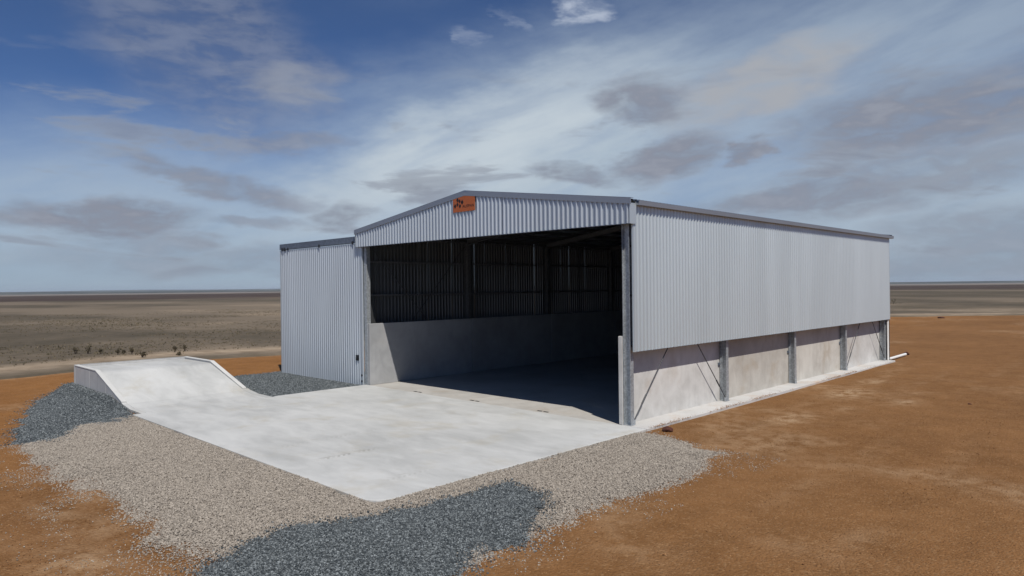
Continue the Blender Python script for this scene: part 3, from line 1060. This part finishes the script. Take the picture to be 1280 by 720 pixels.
def heap(x, y, which, s_=None):
    """height of the gravel surface, running out on to the pad at its rim"""
    z = -0.008 + (fbm(x, y, 1.2, 44) - 0.5) * 0.035
    if which == 'blue_l':
        z = z + 0.30 * np.exp(-((y + 9.2) / 1.1) ** 2) * np.clip((-x - 15.5) / 2.0, 0, 1)
    if which == 'blue_b':
        z = z + 0.02
    if which == 'blue_d':
        z = z - 0.03
    if s_ is not None:
        by_slab = np.clip(1.6 - np.minimum(np.hypot(np.maximum(x - 0.5, 0), np.maximum(-9.6 - y, 0)), 9), 0, 1)
        if which == 'blue_l':
            by_slab = np.clip((y + 10.2) / 0.6, 0, 1)
        if which == 'blue_d':
            by_slab = np.ones_like(x)
        k_ = np.maximum(np.clip(s_ / 0.9, 0, 1), by_slab)
        if which in ('blue_b', 'blue_l'):
            k_ = np.maximum(k_, np.clip(sdist(x, y, BEIGE) / 0.9, 0, 1))
        z = pad_z(x, y) * (1 - k_) + z * k_
    return z


OCT_V = np.array([(1, 0, 0), (-1, 0, 0), (0, 1, 0), (0, -1, 0), (0, 0, 1), (0, 0, -1)], float)
OCT_F = np.array([(0, 2, 4), (2, 1, 4), (1, 3, 4), (3, 0, 4), (2, 0, 5), (1, 2, 5), (3, 1, 5), (0, 3, 5)])


def stones(name, xs, ys, zs, size, material, label, gamma=1.0):
    n = len(xs)
    V = OCT_V[None] * (1 + rng.uniform(-0.35, 0.35, (n, 6, 1)))
    V = V + rng.uniform(-0.25, 0.25, (n, 6, 3))
    V = V * (size[:, None] * rng.uniform(0.65, 1.25, (n, 3)))[:, None, :]
    ax = rng.normal(size=(n, 3))
    ax /= np.linalg.norm(ax, axis=1)[:, None]
    an = rng.uniform(0, np.pi, n)
    ca, sa = np.cos(an)[:, None, None], np.sin(an)[:, None, None]
    A = np.repeat(ax[:, None, :], 6, 1)
    V = V * ca + np.cross(A, V) * sa + A * (A * V).sum(-1, keepdims=True) * (1 - ca)
    V[:, :, 2] *= 0.8
    V += np.stack([xs, ys, zs + size * 0.25], -1)[:, None, :]
    F = (OCT_F[None] + (np.arange(n) * 6)[:, None, None]).reshape(-1, 3)
    sh = np.repeat(rng.uniform(0, 1, n) ** gamma, 6)
    me = np_mesh(name, V.reshape(-1, 3), F, material, {'shade': sh})
    o = link(name, me)
    tag(o, label, kind='stuff')
    return o


def scatter(poly, dens, which, soft=0.2, wob=0.8, seed=1):
    P_ = np.array(poly)
    x0, y0 = P_.min(0) - 1
    x1, y1 = P_.max(0) + 1
    n = int(dens * (x1 - x0) * (y1 - y0))
    x, y = rng.uniform(x0, x1, n), rng.uniform(y0, y1, n)
    s_ = sdist(x, y, poly) + (fbm(x, y, 0.9, seed) - 0.5) * wob
    keep = (s_ + rng.normal(0, soft, n) * (rng.uniform(0, 1, n) < 0.5)) > 0
    return x[keep], y[keep]


def off_slab(x, y, pad=0.0):
    on = (x < 0.49 + pad) & (x > -14.12 - pad) & (y > -9.56 - pad) & (y < 30)
    on |= (x < -14.0) & (x > -22.7) & (y > NY - 0.02) & (y < FY + 0.1)
    on |= (x < -14.1) & (x > -14.75) & (y > -0.0)
    return ~on


def bed(name, poly, which, dens, s0, s1, material, label, gamma, seed, extra=None):
    x, y = scatter(poly, dens, which, seed=seed)
    k = off_slab(x, y)
    if extra is not None:
        k &= extra(x, y)
    x, y = x[k], y[k]
    z = heap(x, y, which, sdist(x, y, poly) + (fbm(x, y, 0.9, seed) - 0.5) * 0.8)
    sz = s0 + (s1 - s0) * rng.uniform(0, 1, len(x)) ** 1.8 * 1.25
    return stones(name, x, y, z, sz, material, label, gamma)


def not_in(polys, seeds):
    def f(x, y):
        k = np.ones(len(x), bool)
        for p_, s_ in zip(polys, seeds):
            k &= (sdist(x, y, p_) + (fbm(x, y, 0.9, s_) - 0.5) * 0.7 + rng.normal(0, 0.16, len(x))) < 0
        return k
    return f


bed('beige_gravel', BEIGE, 'beige', 2250, 0.0098, 0.0215, M_BEIGE, 'beige gravel bed along the edges of the apron', 0.9, 5, not_in([BLUE_B, BLUE_L], [6, 7]))
bed('blue_gravel', BLUE_B, 'blue_b', 2900, 0.0098, 0.022, M_BLUE, 'blue-grey gravel patch in front of the apron corner', 2.0, 6)
bed('blue_gravel', BLUE_L, 'blue_l', 1500, 0.013, 0.027, M_BLUE, 'blue-grey gravel heap against the ramp wall', 2.0, 7)
bed('blue_gravel', BLUE_D, 'blue_d', 1100, 0.014, 0.028, M_BLUE, 'blue-grey gravel between ramp and sliding door', 1.8, 8)
# gravel base sheets so no bare earth shows between the stones
for (poly, which, material, seed, nm) in ((BEIGE, 'beige', 'b', 5, 'beige'), (BLUE_L, 'blue_l', 'u', 7, 'blue'), (BLUE_B, 'blue_b', 'u', 6, 'blue'), (BLUE_D, 'blue_d', 'u', 8, 'blue')):
    P_ = np.array(poly)
    x0, y0 = P_.min(0) - 0.5
    x1, y1 = P_.max(0) + 0.5
    X, Y = np.meshgrid(np.arange(x0, x1, 0.12), np.arange(y0, y1, 0.12), indexing='ij')
    sd = sdist(X, Y, poly) + (fbm(X, Y, 0.9, seed) - 0.5) * 0.8
    Z = heap(X, Y, which, sd) - 0.008 - 0.25 * np.clip(0.12 - sd, 0, 0.5)
    if which == 'beige':
        Z -= 0.012
    nx, ny = X.shape
    idx = np.arange(nx * ny).reshape(nx, ny)
    q = np.stack([idx[:-1, :-1], idx[1:, :-1], idx[1:, 1:], idx[:-1, 1:]], -1).reshape(-1, 4)
    cx, cy = X.ravel()[q].mean(1), Y.ravel()[q].mean(1)
    q = q[(sd.ravel()[q].max(1) > -0.1) & off_slab(cx, cy, -0.15)]
    me = np_mesh('gravel_base', np.stack([X, Y, Z], -1).reshape(-1, 3), q, M_BEIGE if material == 'b' else M_BLUE, {'shade': np.clip(fbm(X, Y, 0.1, 3, 2).ravel() * 0.8 - 0.15, 0, 1)}, True)
    tag(link('gravel_base', me), nm + ' crushed stone under the loose gravel', kind='structure')

# loose pebbles on the orange pad, thickest near the camera's corner
n = 90000
r_ = 4 + 28 * rng.uniform(0, 1, n) ** 0.75
a_ = rng.uniform(-0.95, 0.95, n) + math.atan2(fw.y, fw.x)
x, y = CAM.x + r_ * np.cos(a_) * 1.0, CAM.y + r_ * np.sin(a_)
k = off_slab(x, y, 0.05) & (sdist(x, y, PAD) > 0) & (y < 26)
for p_ in (BEIGE, BLUE_L, BLUE_B, BLUE_D):
    k &= sdist(x, y, p_) < 0
k &= fbm(x, y, 3.5, 52) + rng.normal(0, 0.15, n) > 0.36
x, y = x[k], y[k]
stones('pad_pebbles', x, y, pad_z(x, y), rng.uniform(0.006, 0.0135, len(x)) * np.where(rng.uniform(0, 1, len(x)) > 0.97, 1.6, 1.0) , M_PEB, 'loose ironstone pebbles over the orange pad', 1.6)
n = 2600
y = rng.uniform(0.2, 24.0, n)
x = 0.47 - 0.007 * y - np.abs(rng.normal(0, 0.10, n)) + 0.05
k = fbm(x * 0 + 3, y, 1.6, 71) + rng.normal(0, 0.1, n) > 0.5
x, y = x[k], y[k]
stones('drifted_soil', x, y, np.full(len(x), 0.010), rng.uniform(0.006, 0.018, len(x)), M_PEB, 'orange soil crumbs drifted on to the footing strip', 1.2)
# pale stones strayed from the beige bed on to the orange ground
n = 9000
x = rng.uniform(-12, 3.5, n)
y = -13.0 - np.abs(rng.normal(0, 0.7, n))
x2, y2 = rng.uniform(3.2, 4.9, 2500), rng.uniform(-11, -0.5, 2500)
x, y = np.concatenate([x, x2]), np.concatenate([y, y2])
k = (sdist(x, y, BEIGE) < 0.1) & (sdist(x, y, BLUE_B) < 0.1) & (fbm(x, y, 1.5, 91) > 0.45)
x, y = x[k], y[k]
stones('stray_gravel', x, y, pad_z(x, y), rng.uniform(0.006, 0.017, len(x)), M_BEIGE, 'pale stones strayed from the gravel bed', 0.9)


# ------------------------------------------------------------------ paddock vegetation
def m_leaf(name, lo, hi):
    m, t, b = mat(name)
    a = t.attr('shade')
    t.put(b.inputs['Base Color'], t.mix(a[2], lo, hi))
    b.inputs['Roughness'].default_value = 0.8
    b.inputs['Specular IOR Level'].default_value = 0.2
    return m


M_TUFT = m_leaf('dry_grass', (0.060, 0.055, 0.030), (0.19, 0.15, 0.095))
M_SHRUB = m_leaf('shrub_leaf', (0.055, 0.048, 0.030), (0.14, 0.115, 0.072))
M_STEM = m_plain('shrub_stem', (0.055, 0.040, 0.030), 0.9)

n = 70000
# sown over the ground left of and behind the shed
x = rng.uniform(-150, -33, n)
y = rng.uniform(-70, 150, n)
den = fbm(x, y, 12, 61)
k = (sdist(x, y, PAD) < -5) & (den + rng.normal(0, 0.08, n) > 0.50)
x, y = x[k], y[k]
n = len(x)
NB = 4
hgt = rng.uniform(0.04, 0.13, n)
V = np.zeros((n, NB, 3, 3))
for bl in range(NB):
    an = rng.uniform(0, 2 * np.pi, n)
    lean = rng.uniform(0.1, 0.8, n) * hgt
    wv = rng.uniform(0.02, 0.05, n)
    bx, by = x + rng.normal(0, 0.07, n), y + rng.normal(0, 0.07, n)
    V[:, bl, 0] = np.stack([bx - wv * np.sin(an), by + wv * np.cos(an), np.full(n, -0.16)], -1)
    V[:, bl, 1] = np.stack([bx + wv * np.sin(an), by - wv * np.cos(an), np.full(n, -0.16)], -1)
    V[:, bl, 2] = np.stack([bx + lean * np.cos(an), by + lean * np.sin(an), -0.13 + hgt * rng.uniform(0.6, 1.1, n)], -1)
me = np_mesh('dry_grass', V.reshape(-1, 3), np.arange(n * NB * 3).reshape(-1, 3), M_TUFT, {'shade': np.repeat(rng.uniform(0, 1, n), NB * 3)})
tag(link('dry_grass', me), 'sparse dry grass tufts over the paddock', kind='stuff')


def shrub(loc, h, wd_, label, seed):
    rs = np.random.default_rng(seed)
    root = thing('dry_shrub', label, 'shrub', loc, 'shrubs in the paddock beyond the ramp')
    st = MB()
    lv = []
    for s_ in range(8):
        an = rs.uniform(0, 2 * math.pi)
        top = Vector((math.cos(an) * wd_ * rs.uniform(0.2, 0.8), math.sin(an) * wd_ * rs.uniform(0.2, 0.8), h * rs.uniform(0.6, 1.0)))
        mid = Vector((top.x * 0.35, top.y * 0.35, top.z * 0.5))
        st.tube((top.x * 0.06, top.y * 0.06, -0.05), mid, 0.016, 5, True, 0.011)
        st.tube(mid, top, 0.011, 5, True, 0.004)
        for q_ in range(13):
            f = rs.uniform(0.35, 1.05)
            c_ = (mid * (1 - (f - 0.3) / 0.75) + top * ((f - 0.3) / 0.75)) + Vector(rs.normal(0, 0.055, 3))
            dv = Vector(rs.normal(0, 1, 3)).normalized() * rs.uniform(0.04, 0.075)
            e_ = dv.orthogonal().normalized() * rs.uniform(0.018, 0.03)
            lv.append([c_ - dv, c_ + e_, c_ + dv, c_ - e_])
    st.build('stems', M_STEM, root)
    A = np.array([[tuple(v) for v in q_] for q_ in lv]).reshape(-1, 3)
    me = np_mesh('foliage', A, np.arange(len(A)).reshape(-1, 4), M_SHRUB, {'shade': np.repeat(rs.uniform(0, 1, len(A) // 4), 4)})
    link('foliage', me, root)


SHR = [((-44.9, -3.9), 0.62, 0.42, 'leftmost dark shrub of the row beyond the ramp'),
       ((-44.1, -3.3), 0.72, 0.42, 'tall dark shrub second from the left beyond the ramp'),
       ((-43.4, -2.7), 0.5, 0.2, 'thin upright shrub third from the left beyond the ramp'),
       ((-41.6, -2.1), 0.52, 0.16, 'first of three close thin shrubs mid-row beyond the ramp'),
       ((-41.3, -1.8), 0.42, 0.14, 'shortest middle one of three close thin shrubs beyond the ramp'),
       ((-40.9, -1.4), 0.62, 0.22, 'tallest right-hand one of three close thin shrubs beyond the ramp'),
       ((-37.9, -1.7), 0.48, 0.46, 'wide low shrub nearest the ramp end, right of the thin three'),
       ((-40.2, 1.2), 0.58, 0.16, 'thin shrub left of the rightmost one behind the ramp top'),
       ((-40.5, 2.0), 0.60, 0.24, 'rightmost dark shrub behind the ramp top'),
       ((-37.4, 0.5), 0.22, 0.2, 'tiny dark shrub just behind the ramp top edge')]
for k, (pz, h, wd_, lb) in enumerate(SHR):
    shrub((pz[0], pz[1], -0.13), h * 0.8, wd_, lb, 100 + k)
shrub((-33.5, 142.8, -0.13), 1.2, 0.8, 'lone dark bush far off right of the shed corner', 131)

# ------------------------------------------------------------------ haze over the plain
hz = MB().box(-16500, 16500, -16500, 16500, -9, 48).mesh('haze', M_DARK)
hz.materials.clear()
hm = bpy.data.materials.new('haze_air')
hm.use_nodes = True
ht = NT(hm.node_tree)
ht.n.clear()
pv = ht.node('ShaderNodeVolumePrincipled')
pv.inputs['Color'].default_value = (0.72, 0.82, 0.95, 1)
pv.inputs['Density'].default_value = 7e-5
pv.inputs['Anisotropy'].default_value = 0.0
ho = ht.node('ShaderNodeOutputMaterial')
ht.l.new(pv.outputs[0], ho.inputs['Volume'])
hz.materials.append(hm)
tag(link('haze', hz), 'thin blue haze over the plain', kind='stuff')
